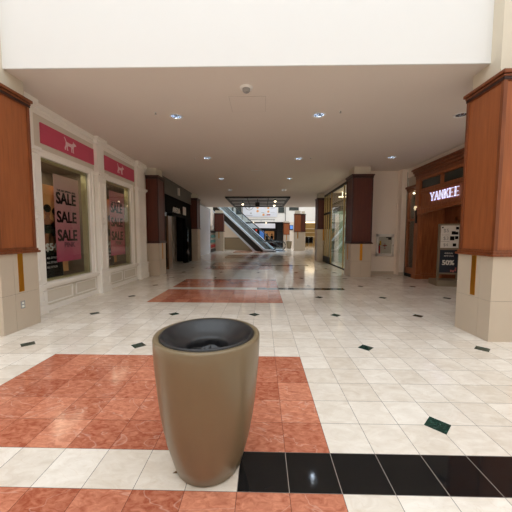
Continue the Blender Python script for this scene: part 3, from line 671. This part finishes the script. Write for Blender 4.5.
# side display bay
mb = MB(); xb(mb, .0, .1, 8.12, 8.2, .12, 3.2); xb(mb, 0, .1, 8.66, 8.76, .12, 3.2); xb(mb, 0, .1, 8.12, 8.76, 3.08, 3.2); xb(mb, 0, .1, 8.12, 8.76, 2.02, 2.1); xb(mb, 0, .1, 8.12, 8.76, .12, .34)
obj('bay_frame', mb, W, t, .005)
mb = MB(); xb(mb, .08, .1, 8.10, 8.8, 3.2, 3.27); xb(mb, .04, .1, 8.10, 8.77, 3.13, 3.2); obj('bay_cornice', mb, WD, t, .01)
mb = MB(); xb(mb, -.02, .1, 8.13, 8.77, 3.27, 3.62); obj('bay_fascia', mb, M['stone'], t)
mb = MB(); xb(mb, .01, .1, 8.12, 8.76, 0, .12); obj('bay_plinth', mb, M['black'], t)
mb = MB(); xb(mb, -.03, .04, 8.2, 8.66, .34, 3.08); obj('bay_glass', mb, M['glass'], t)
mb = MB(); mb.box(5.6, 5.65, 8.1, 8.9, 0, 3.3); mb.box(5.0, 5.6, 8.78, 8.85, 0, 3.3); mb.box(5.0, 5.6, 8.1, 8.78, 1.0, 1.03); mb.box(5.0, 5.6, 8.1, 8.78, 3.1, 3.2); obj('bay_backing', mb, M['taupe'], t)
# lettering: stroke-built serif capitals
GL = {'Y': [(0,1,.5,.5,1),(1,1,.5,.5,0),(.5,.5,.5,0,1)], 'A': [(0,0,.5,1,0),(.5,1,1,0,1),(.2,.36,.8,.36,0)], 'N': [(.08,0,.08,1,0),(.08,1,.92,0,1),(.92,0,.92,1,0)],
      'K': [(.15,0,.15,1,1),(.15,.42,.9,1,0),(.4,.6,.95,0,1)], 'E': [(.15,0,.15,1,1),(.15,1,.85,1,0),(.15,.5,.7,.5,0),(.15,0,.88,0,0)],
      'C': [(.88,.82,.6,1,0),(.6,1,.3,.92,0),(.3,.92,.1,.62,1),(.1,.62,.1,.38,1),(.1,.38,.3,.08,1),(.3,.08,.6,0,0),(.6,0,.88,.16,0)],
      'D': [(.12,0,.12,1,1),(.12,1,.55,1,0),(.55,1,.9,.7,1),(.9,.7,.9,.3,1),(.9,.3,.55,0,1),(.55,0,.12,0,0)], 'L': [(.15,0,.15,1,1),(.15,0,.88,0,0),(.88,0,.88,.2,0)]}
def serif(ch, y, z, w, h, parent):
    mb = MB(); x = KX-.03
    def bar(a, b, t):
        a = Vector((0, y-a[0]*w, z+a[1]*h)); b = Vector((0, y-b[0]*w, z+b[1]*h)); d = (b-a).normalized(); nrm = Vector((0, -d.z, d.y))*t/2; d2 = d*t*.3
        mb.poly([Vector((x, 0, 0))+q for q in (a-d2+nrm, b+d2+nrm, b+d2-nrm, a-d2-nrm)], (-.03, 0, 0))
    ends = {}
    for x0, z0, x1, z1, thick in GL[ch]:
        bar((x0, z0), (x1, z1), .034 if thick else .020)
        for p in ((x0, z0), (x1, z1)): ends[p] = ends.get(p, 0)+1
    if ch in 'YANKEDL':
        for p in set(ends):
            if p[1] in (0, 1) and ends[p] == 1 and ch not in 'EDL' or (ch in 'EL' and p[0] == .15 and p[1] in (0, 1)):
                bar((p[0]-.14, p[1]), (p[0]+.14, p[1]), .018)
    obj('lit_letter', mb, M['letter'], parent)
yy = 7.24
for ch in 'YANKEE CANDLE':
    if ch != ' ': serif(ch, yy, 2.60, .172, .235, sg)
    yy -= .222
t = thing('wall_sconce', (4.82, 8.0, 2.4), 'small lit glass sconce with black bracket on the candle shop post', 'wall lamp')
mb = MB(); mb.box(4.79, 4.84, 7.93, 7.99, 1.93, 2.44); mb.tube([(4.82, 7.95, 2.3), (4.79, 7.97, 2.3), (4.79, 7.98, 2.36)], .012); obj('bracket', mb, M['black'], t)
mb = MB(); mb.lathe([(.02, 0), (.05, .06), (.045, .12), (.03, .15), (0, .155)], 4.79, 7.98, 2.36, 20); obj('shade', mb, flat('lit sconce glass', (1, .8, .5, 1), .4, emit=.6, var=0), t)
for k, y in enumerate((8.35, 8.5)):
    mb = MB(); mb.lathe([(0, 0), (.03, 0), (.035, -.04), (0, -.05)], 5.0, y, 3.04, 12)
    obj('display_lamp', mb, M['lamp'], candle)

# pedestal sign in the doorway
t = thing('pedestal_sign', (5.15, 6.72, 0), 'taupe pedestal sign with white price sheet and navy 50% board in the candle shop doorway', 'sign stand', rz=R(-8))
def lb(x0, x1, y0, y1, z0, z1): m_ = MB(); m_.box(x0, x1, y0, y1, z0, z1); return m_
obj('plinth', lb(-.40, .34, -.28, .28, 0, .17), M['stand'], t, .01, world=False)
mb = MB(); mb.box(-.29, -.25, -.05, .05, .17, 1.85); mb.box(.25, .29, -.05, .05, .17, 1.85); mb.box(-.29, .29, -.05, .05, 1.80, 1.85); mb.box(-.29, .29, -.05, .05, 1.07, 1.13); mb.box(-.29, .29, -.05, .05, .33, .38); obj('frame', mb, M['stand'], t, .004, world=False)
w_ = obj('white_sheet', lb(-.25, .25, -.035, .02, 1.13, 1.80), M['board'], t, world=False)
n_ = obj('navy_board', lb(-.25, .25, -.035, .02, .38, 1.07), M['navy'], t, world=False)
def ltext(s, size, mat, par, x, z, bold=0, al='CENTER'):
    cu_par = bpy.data.objects.new('tmp', None)
    o = text_obj('lettering', s, size, mat, None, (x, -.036, z), (1, 0, 0), (0, 0, 1), .002, bold, al); o.parent = par
    bpy.data.objects.remove(cu_par)
    return o
ltext('50%', .2, M['board'], n_, -.01, .62, .008); ltext('ANNUAL', .06, M['board'], n_, 0, .95); ltext('SEMI-SALE', .06, M['board'], n_, 0, .87)
ltext('$5', .15, M['grey_plastic'], w_, -.1, 1.60); ltext('$3', .15, M['grey_plastic'], w_, -.1, 1.37); ltext('$4', .13, M['grey_plastic'], w_, -.1, 1.18)
for x, z, a in ((.1, 1.58, .05), (.07, 1.42, .06), (.19, 1.44, .045), (.14, 1.22, .045), (.19, 1.57, .04), (.2, 1.72, .04), (-.2, 1.74, .02)): mb = MB(); mb.box(x-a, x+a, -.039, -.035, z-a, z+a); obj('printed_jar', mb, M['ink'], w_, world=False)
mb = MB(); mb.box(-.22, .0, -.038, -.035, 1.515, 1.52); mb.box(-.22, .0, -.038, -.035, 1.32, 1.325)
obj('printed_rule', mb, M['ink'], w_, world=False)
mb = MB()
for x, z in ((.08, .44), (.14, .43), (.2, .46)): mb.box(x-.02, x+.02, -.039, -.035, z-.03, z+.03)
mb.box(.19, .22, -.039, -.035, .5, .54)
obj('printed_ornament', mb, flat('rose print', srgb(190, 110, 105), .6), n_, world=False)
# candles on small dark shelf next to the sign
t = thing('candle_shelf', (5.85, 6.7, 0), 'dark shelf of small candles just inside the candle shop', 'shelf')
mb = MB()
for z in (.4, .8, 1.2, 1.6): mb.box(5.6, 6.0, 5.9, 6.5, z, z+.03)
mb.box(5.98, 6.02, 5.9, 6.5, 0, 1.9); mb.box(5.6, 6.0, 6.5, 6.53, 0, 1.9); mb.box(5.6, 6.0, 5.87, 5.9, 0, 1.9); obj('rack', mb, M['shop_wood_dark'], t)
mb = MB()
for z in (.83, 1.23, 1.63):
    for k in range(4): mb.lathe([(0, 0), (.045, 0), (.045, .12), (0, .12)], 5.75, 5.98+.14*k, z, 12)
o = obj('candles', mb, M['red'], t); o['kind'] = 'stuff'

# fire hose cabinet
fx0, fx1, fz0, fz1, fy = 3.97, 4.42, .80, 1.45, 9.08
fx0, fx1 = 3.93, 4.60-.14
t = thing('fire_cabinet', ((fx0+fx1)/2, fy, fz0), 'white framed fire hose cabinet with a red extinguisher on the right wall', 'fire cabinet')
fx0, fx1, fz0, fz1 = 3.93, 4.60, .70, 1.56
mb = MB()
for a in ((fx0, fx1, fz1-.11, fz1), (fx0, fx1, fz0, fz0+.11), (fx0, fx0+.08, fz0, fz1), (fx1-.08, fx1, fz0, fz1)): mb.box(a[0], a[1], fy-.05, fy, a[2], a[3])
obj('frame', mb, M['white_plastic'], t, .006)
mb = MB(); mb.box(fx0+.08, fx1-.08, fy-.012, fy-.002, fz0+.11, fz1-.11); obj('backing', mb, flat('cabinet back', srgb(214, 208, 200), .6), t)
mb = MB(); mb.box(fx0+.08, fx1-.08, fy-.045, fy-.042, fz0+.11, fz1-.11); obj('glass_pane', mb, M['glass'], t)
mb = MB(); mb.lathe([(0, 0), (.03, 0), (.032, .02), (.032, .26), (.02, .3), (0, .31)], 4.055, fy-.028, fz0+.115, 16); 
e_ = obj('extinguisher', mb, M['red'], t)
mb = MB(); mb.box(4.03, 4.085, fy-.035, fy-.015, fz0+.43, fz0+.50); mb.tube([(4.03, fy-.03, fz0+.44), (4.02, fy-.03, fz0+.3), (4.02, fy-.03, fz0+.14)], .010, 8); obj('valve', mb, M['black'], e_)
mb = MB(); mb.box(4.06, 4.12, fy-.036, fy-.03, fz0+.44, fz0+.60); obj('yellow_tag', mb, M['yellow'], t)
mb = MB(); mb.box(4.18, 4.34, fy-.036, fy-.03, fz0+.40, fz0+.43); mb.box(4.25, 4.27, fy-.036, fy-.03, fz0+.34, fz0+.50); mb.box(4.22, 4.30, fy-.036, fy-.03, fz0+.29, fz0+.31); obj('red_cross_mark', mb, M['red'], t)
mb = MB(); mb.box(4.38, 4.50, fy-.037, fy-.02, fz1-.22, fz1-.12); mb.box(4.30, 4.42, fy-.037, fy-.02, fz1-.15, fz1-.115); obj('hose_valve', mb, M['black'], t)
mb = MB(); mb.box(fx1-.05, fx1-.03, fy-.06, fy-.05, 1.08, 1.16); obj('latch', mb, M['steel'], t)
mb = MB(); mb.box(3.62, 3.66, 9.0, 9.08, 1.25, 1.32); tag(obj('wall_bracket', mb, M['black']), 'tiny black bracket on the wall beside the mahogany column', 'bracket')

# ------------------------------------------------------------------ GLASS SHOP (right)
GX = 3.12
t = thing('glass_shopfront', (GX, 11.8, 0), 'gold framed full height glass shopfront between the two right mahogany columns', 'storefront')
mb = MB(); mb.box(GX-.03, GX+.15, 9.1, 14.5, 3.80, CEIL); obj('fascia', mb, M['ceil'], t)
for nm, a in (('top_rail', (GX-.02, GX+.06, 9.1, 14.5, 3.70, 3.80)), ('door_header', (GX-.03, GX+.03, 12.9, 14.5, 2.66, 2.76)), ('bottom_rail', (GX-.02, GX+.03, 9.1, 12.9, 0, .05)), ('door_kickplate', (GX-.05, GX+.06, 12.9, 14.5, 0, .35))):
    mb = MB(); mb.box(*a); obj(nm, mb, M['black'], t)
for y in (9.13, 10.65, 12.9, 13.5, 14.0, 14.45): mb = MB(); mb.box(GX-.02, GX+.04, y-.024, y+.024, .05, 3.7); obj('mullion', mb, M['gold'], t)
mb = MB(); mb.box(GX+.005, GX+.013, 9.15, 14.45, .05, 3.7); gp = obj('glass_pane', mb, M['glass'], t)
text_obj('glass_lettering', 'ACCENTS', .30, M['black'], gp, (GX-.002, 12.5, 2.62), (0, -1, 0), (0, 0, 1), .003, .004)
mb = MB(); mb.box(GX+.15, 9.5, 14.52, 14.6, 0, CEIL); mb.box(9.4, 9.5, 9.3, 14.52, 0, CEIL); mb.box(4.9, 9.4, 9.3, 9.4, 0, CEIL)
obj('interior_wall', mb, M['taupe'], t)
for i in range(3):
    for j in range(4):
        x, y = 4.0+i*1.2, 10.6+j*1.15
        mb = MB(); mb.box(x-.2, x+.2, y-.12, y+.12, CEIL-.30, CEIL-.26); mb.box(x-.02, x+.02, y-.02, y+.02, CEIL-.26, CEIL)
        tag(obj('ceiling_panel_light', mb, M['panel_light']), 'lit warm ceiling panel inside the glass shop', 'ceiling light', 'ceiling panels inside the glass shop')
for x, l in ((3.75, 'white pier nearest the glass inside the glass shop'), (5.2, 'second white pier inside the glass shop')):
    mb = MB(); mb.box(x-.12, x+.12, 14.1, 14.28, 0, 2.7); tag(obj('white_pier', mb, M['board']), l, 'pier')
mb = MB(); mb.box(3.4, 9.0, 14.3, 14.35, .0, 2.9)
tag(obj('green_partition', mb, M['green_pale']), 'pale green partition board at the back of the glass shop', 'partition')
t = thing('metal_rack', (4.2, 12.6, 0), 'black square tube rack inside the glass shop', 'rack')
mb = MB()
for x in (4.0, 4.6):
    for y in (12.0, 12.9): mb.box(x-.02, x+.02, y-.02, y+.02, 0, 1.5)
for z in (.25, 1.1, 1.5): 
    for a in ((3.98, 4.62, 11.98, 12.02), (3.98, 4.62, 12.88, 12.92), (3.98, 4.02, 12, 12.9), (4.58, 4.62, 12, 12.9)): mb.box(*a, z-.02, z+.02)
obj('frame', mb, M['black'], t)
mb = MB(); mb.box(4.0, 4.6, 12.02, 12.88, .62, .70); obj('white_tray', mb, M['board'], t)
for k, (x, y, l) in enumerate(((3.9, 10.9, 'silver headed black stool nearest the glass in the glass shop'), (4.4, 11.4, 'black stool deeper inside the glass shop'))):
    t = thing('stool', (x, y, 0), l, 'stool', 'stools inside the glass shop')
    mb = MB(); mb.lathe([(0, .7), (.17, .7), (.18, .73), (.16, .77), (0, .78)], x, y, 0, 24); obj('seat', mb, M['black'], t)
    for a in range(4):
        c_, s_ = math.cos(a*math.pi/2+.6), math.sin(a*math.pi/2+.6)
        mb = MB(); mb.tube([(x+.1*c_, y+.1*s_, .7), (x+.2*c_, y+.2*s_, 0)], .014, 8); obj('leg', mb, M['steel'], t)

# ------------------------------------------------------------------ ESCALATOR
t = thing('escalator', (-.37, 24.5, 0), 'escalator with steel trimmed black side rising to the left beyond the concourse', 'escalator')
ph = R(45); U = Vector((-math.cos(ph), math.sin(ph), 0)); V = Vector((math.sin(ph), math.cos(ph), 0)); P0 = Vector((-.30, 24.45, 0)); SL = .625; RUN = 8.2; WD_ = 1.45
def E(l, w, z): return P0+U*l+V*w+Vector((0, 0, z))
def prism(mb, path, w0, w1, mi=0):      # path: list of (l, z) polygon, extruded across w
    a = [E(l, w0, z) for l, z in path]; mb.poly(a, V*(w1-w0), mi)
def zz(l): return max(0, l)*SL
for w in (0, WD_-.18):
    mb = MB(); prism(mb, [(-.2, .04), (0, .14), (RUN, .14+zz(RUN)), (RUN, .14+zz(RUN)-.85), (1.15, 0.02), (.0, 0.0), (-.2, 0)], w+.012, w+.168); obj('truss_cladding', mb, M['black'], t)
mb = MB(); prism(mb, [(1.0, .02), (1.13, .02), (RUN, .14+zz(RUN)-.84), (RUN, .14+zz(RUN)-1.08), (1.50, .0), (1.0, .0)], -.02, WD_+.01); obj('bottom_trim', mb, M['alu'], t)
for w in (0, WD_-.18):
    mb = MB(); prism(mb, [(-1.3, .10), (0, .04), (RUN, .04+zz(RUN)), (RUN, .24+zz(RUN)), (0, .24), (-1.3, .19)], w-.01, w+.19); obj('deck_trim', mb, M['alu'], t)
for w in (.08, WD_-.10):
    mb = MB(); prism(mb, [(-1.15, .19), (0, .22), (RUN, .22+zz(RUN)), (RUN, .95+zz(RUN)), (0, .95), (-1.15, .9)], w, w+.012); obj('balustrade_glass', mb, M['glass_esc'], t)
    pts = [(RUN, .98+zz(RUN)), (.35, .98+zz(.35)), (0, .99), (-1.15, .95), (-1.38, .86), (-1.48, .68), (-1.46, .45), (-1.34, .27), (-1.15, .2)]
    mb = MB(); mb.tube([E(l, w+.006, z) for l, z in pts], .045, 10); obj('handrail', mb, M['rubber'], t)
    mb = MB(); mb.tube([E(l, w+.006, z-.06) for l, z in pts[:4]], .018, 8); obj('handrail_track', mb, M['steel'], t)
mb = MB()
n = int(RUN/.4)
for k in range(n): l = .1+k*.4; prism(mb, [(l, max(-.1, zz(l)-.3)), (l, zz(l)+.14), (l+.4, zz(l)+.14), (l+.4, zz(l)-.05)], .19, WD_-.19)
obj('steps', mb, M['grey_plastic'], t)
mb = MB(); prism(mb, [(-1.6, 0), (-1.6, .02), (.1, .02), (.1, 0)], -.05, WD_+.05); obj('comb_plate', mb, M['alu'], t)
mb = MB(); prism(mb, [(-1.4, .02), (-1.4, .1), (.0, .12), (0, .02)], 0, .19); prism(mb, [(-1.4, .02), (-1.4, .1), (.0, .12), (0, .02)], WD_-.19, WD_); obj('newel_base', mb, M['black'], t)
# wall under it: stone dado with cream field over
mb = MB(); prism(mb, [(1.25, 0), (7.9, 0), (7.9, 1.25), (3.0, 1.25)], .10, .3); struct('wall_under_escalator', mb, flat('taupe stone dado', srgb(150, 134, 108), .4), 'beige stone dado wall beneath the escalator')
mb = MB(); prism(mb, [(3.02, 1.25), (7.9, 1.25), (7.9, 4.0)], .12, .28); struct('wall_under_escalator_upper', mb, M['cream'], 'cream wall triangle beneath the escalator')
mb = MB(); prism(mb, [(2.9, 1.24), (7.9, 1.24), (7.9, 1.29), (2.97, 1.29)], .09, .12); struct('trim_under_escalator', mb, M['wood_shadow'], 'thin dark rail on the wall beneath the escalator')

# ------------------------------------------------------------------ FAR COURT FITTINGS
t = thing('banner', (-.75, 33.9, 3.87), 'wide white banner with orange icons on the far gallery front', 'banner')
mb = MB(); mb.box(-2.92, 1.42, 33.93, 33.97, 3.87, 5.35); obj('sheet', mb, M['banner'], t)
def disc(mb, x, z, r, y=33.93, e=-.01): mb.poly([(x+r*math.cos(a), y, z+r*math.sin(a)) for a in [i*math.pi/8 for i in range(16)]], (0, e, 0))
for x, z in ((-1.05, 5.05), (-1.05, 4.6), (.3, 5.0), (.3, 4.55), (-.3, 4.15)): mb = MB(); disc(mb, x, z, .15); obj('orange_icon', mb, M['peach'], t)
mb = MB()
a0 = [(-2.1+.5*math.cos(a), 33.92, 5.25+.5*math.sin(a)) for a in [math.pi+.3+i*(math.pi-.6)/12 for i in range(13)]]; mb.tube(a0, .035, 6)
disc(mb, -2.1, 5.1, .15); mb.box(-2.75, -1.7, 33.92, 33.93, 4.03, 4.07); mb.box(-2.0, -1.8, 33.92, 33.93, 4.3, 4.4); mb.box(-.6, -.2, 33.92, 33.93, 4.4, 4.44); mb.box(.55, 1.1, 33.92, 33.93, 4.45, 4.48); mb.box(.55, 1.1, 33.92, 33.93, 4.95, 4.98)
obj('printed_mark', mb, M['grey_plastic'], t)
mb = MB(); mb.box(0.1, .55, 33.915, 33.93, 4.08, 4.2); obj('red_mark', mb, M['red'], t)
for k, (xa, xb_, za, l) in enumerate(((-3.75, -3.15, 4.25, 'dark gallery opening left of the white banner'), (1.62, 2.3, 4.45, 'dark gallery opening right of the white banner'), (3.0, 4.1, 4.75, 'dark gallery opening above the cherry column'))):
    w = MB()
    for a in ((xa-.06, xb_+.06, za-.06, za), (xa-.06, xb_+.06, 5.4, 5.46), (xa-.06, xa, za, 5.4), (xb_, xb_+.06, za, 5.4)): w.box(a[0], a[1], 33.92, 34.0, a[2], a[3])
    w.box(xa, xb_, 33.97, 33.998, za, 5.4, 1)
    o = struct('window_%d' % (k+1), w, [M['fascia_grey'], M['obscure']], l)
mb = MB(); mb.box(2.42, 2.50, 33.7, 33.78, 3.24, 6.5); mb.box(-3.02, -2.96, 33.8, 33.9, 3.24, 6.5); mb.box(-4.3, -4.1, 33.8, 34.0, 3.24, 6.5); mb.box(-4.9, -4.8, 33.8, 34, 3.24, 6.5)
struct('trim_1', mb, M['fascia_grey'], 'thin vertical trims on the far gallery front')
t = thing('hanging_canopy', (-.6, 33, 2.4), 'white curved hanging canopy sign with two small lamps under the gallery', 'canopy')
mb = MB(); n = 14
for i in range(n):
    a0_, a1_ = i/n, (i+1)/n; xa, xb_ = -2.35+3.5*a0_, -2.35+3.5*a1_; ya, yb = 33-.5*math.sin(math.pi*a0_), 33-.5*math.sin(math.pi*a1_)
    mb.poly([(xa, ya, 2.42), (xb_, yb, 2.42), (xb_, yb, 3.0), (xa, ya, 3.0)], (0, .06, 0))
obj('canopy_band', mb, M['banner'], t)
mb = MB()
for x in (-2.2, -.6, 1.0): mb.tube([(x, 33, 3.0), (x, 33, 3.5)], .015)
mb.box(-2.3, 1.1, 33.2, 33.26, 2.9, 3.0); mb.box(-2.3, 1.1, 32.95, 33.24, 3.45, 3.5); obj('hanger', mb, M['black'], t)
for x in (-1.55, .02):
    mb = MB(); mb.lathe([(0, .06), (.06, .03), (.06, -.03), (0, -.06)], x, 32.4, 3.07, 14); obj('lamp', mb, M['lamp'], t)
t = thing('far_shopfront', (-.5, 36, 0), 'dark distant shopfront with blue poster and orange lit window behind the escalator', 'storefront')
mb = MB(); mb.box(-3.6, 2.3, 36.2, 36.4, 0, 3.5); mb.box(-3.6, 2.3, 35.9, 36.2, 2.2, 3.5); obj('dark_wall', mb, M['black'], t)
mb = MB(); mb.box(-.82, -.22, 36.12, 36.19, 1.0, 2.15); obj('blue_poster', mb, M['blue_screen'], t)
mb = MB(); mb.box(-.1, 1.15, 36.14, 36.19, 1.0, 2.12); mb.box(-3.2, -1.2, 36.14, 36.19, 1.0, 2.1); obj('orange_window', mb, M['orange_lit'], t)
mb = MB(); mb.box(-1.35, -1.15, 35.85, 35.9, 2.2, 2.32); obj('red_exit_light', mb, M['red_lit'], t)
for x, s, l in ((.2, 1, 'dark dressed display figure in the orange window, left'), (.85, .95, 'dark dressed display figure in the orange window, right')):
    mb = MB(); mb.lathe([(0, 0), (.2, 0), (.16, .5), (.2, .9), (.13, 1.1), (.22, 1.4), (.06, 1.5), (.05, 1.55), (.1, 1.65), (.08, 1.78), (0, 1.8)], x, 35.9, 0, 16); tag(obj('display_figure', mb, M['ink']), l, 'mannequin')
mb = MB(); mb.box(1.5, 2.25, 35.2, 35.8, 0, 2.1); mb.box(1.55, 2.2, 35.15, 35.2, 1.2, 1.9)
tag(obj('dark_kiosk', mb, M['dark_int']), 'dark kiosk cabinet between the orange window and the far column', 'kiosk')
# taupe pier with screen
mb = MB(); mb.box(2.85, 4.1, 34.0, 34.6, 0, 3.24); struct('wall_far_pier', mb, M['cream'], 'cream pier behind the far columns')
t = thing('wall_screen', (3.3, 33.9, 2.2), 'small blue lit screen on the far pier', 'screen')
mb = MB(); mb.box(3.02, 3.48, 33.9, 34.0, 2.22, 2.85); obj('frame', mb, M['black'], t)
mb = MB(); mb.box(3.08, 3.42, 33.88, 33.9, 2.35, 2.8); obj('display', mb, M['blue_screen'], t)
# yellow lit shop
t = thing('yellow_shop', (5.8, 36, 0), 'bright yellow lit distant shop with display racks right of the cherry column', 'storefront')
mb = MB(); mb.box(4.1, 9.5, 40, 40.1, 0, 3.5); mb.box(4.1, 4.2, 34.6, 40, 0, 3.5); obj('back_wall', mb, flat('ochre shop wall', srgb(150, 128, 82), .6), t)
mb = MB()
for k, y in enumerate((34.9, 36.0, 37.4, 39)): mb.box(4.4, 9.3, y, y+.12, 3.36, 3.46)
obj('light_strip', mb, M['panel_light'], t)
mb = MB(); mb.box(4.2, 9.3, 39.8, 39.98, 2.5, 2.56); mb.box(4.2, 9.3, 39.8, 39.98, 1.95, 2.0); mb.box(4.2, 9.3, 39.8, 39.98, 1.3, 1.35); obj('wall_shelf', mb, M['board'], t)
for x, y, l in ((5.55, 36.2, 'dark clothing rack left inside the yellow shop'), (6.25, 37.0, 'dark clothing rack right inside the yellow shop')):
    t = thing('clothing_rack', (x, y, 0), l, 'clothing rack', 'racks inside the yellow shop')
    mb = MB(); mb.tube([(x-.3, y, 0), (x-.3, y, 1.4), (x+.3, y, 1.4), (x+.3, y, 0)], .02, 8); obj('rail', mb, M['steel'], t)
    mb = MB()
    for k in range(7): mb.box(x-.27+k*.08, x-.22+k*.08, y-.2, y+.2, .45+.1*(k % 2), 1.36)
    o = obj('hanging_clothes', mb, M['ink'], t); o['kind'] = 'stuff'

# ------------------------------------------------------------------ LIGHT
w = bpy.data.worlds.new('sky'); bpy.context.scene.world = w; w.use_nodes = True
bg = w.node_tree.nodes['Background']; bg.inputs[0].default_value = (.89, .95, 1, 1); bg.inputs[1].default_value = 2.8
def area(name, loc, size, sy, power, col, rot=(0, 0, 0), portal=False, spread=None):
    l = bpy.data.lights.new(name, 'AREA'); l.shape = 'RECTANGLE'; l.size = size; l.size_y = sy; l.energy = power; l.color = col
    if spread: l.spread = spread
    if portal: l.cycles.is_portal = True
    o = bpy.data.objects.new(name, l); C.objects.link(o); o.location = loc; o.rotation_euler = rot
    return o
area('skylight_portal', (0, -3.45, HI+.02), 13.6, 10.3, 1, (1, 1, 1), portal=True)
area('skylight_portal_far', (1.5, 27.6, HI+.02), 13, 8.8, 1, (1, 1, 1), portal=True)
area('glass_shop_light', (6.0, 12, 3.5), 4.5, 4, 70, (1, .85, .6))
area('yellow_shop_light', (6.6, 37, 3.3), 4, 4, 30, (1, .85, .6))
area('window_display_light', (-5.3, 4.3, 3.03), .7, 1.4, 14, (1, .85, .62))
area('window_display_light_far', (-5.3, 6.6, 3.03), .7, 1.4, 14, (1, .85, .62))
area('candle_shop_light', (5.35, 6.0, 2.42), .6, 2.5, 3, (1, .8, .6))

# ------------------------------------------------------------------ CAMERA
cam = bpy.data.cameras.new('camera'); co = bpy.data.objects.new('camera', cam); C.objects.link(co)
f, pitch, yaw, roll, H, x0, y0 = 279.288, .07213, -.021669, .0019318, 1.48109, -.468422, -1.818564
cam.sensor_fit = 'HORIZONTAL'; cam.sensor_width = 36; cam.lens = f/512*36; cam.clip_end = 200; cam.clip_start = .05
cy, sy = math.cos(yaw), math.sin(yaw)
fw = Vector((sy*math.cos(pitch), cy*math.cos(pitch), -math.sin(pitch))); rt = Vector((cy, -sy, 0)); up = rt.cross(fw)
r2 = math.cos(roll)*rt+math.sin(roll)*up; u2 = -math.sin(roll)*rt+math.cos(roll)*up
mt = Matrix(((r2.x, u2.x, -fw.x, x0), (r2.y, u2.y, -fw.y, y0), (r2.z, u2.z, -fw.z, H), (0, 0, 0, 1)))
co.matrix_world = mt
sc = bpy.context.scene; sc.camera = co
sc.view_settings.view_transform = 'Standard'; sc.view_settings.look = 'None'; sc.view_settings.gamma = 1; sc.view_settings.exposure = 0
sc.view_settings.use_curve_mapping = False
sc.cycles.use_denoising = True
try: sc.cycles.denoiser = 'OPENIMAGEDENOISE'
except Exception: pass
sc.cycles.max_bounces = 12; sc.cycles.diffuse_bounces = 8; sc.cycles.glossy_bounces = 6; sc.cycles.transparent_max_bounces = 24
sc.cycles.sample_clamp_indirect = 8
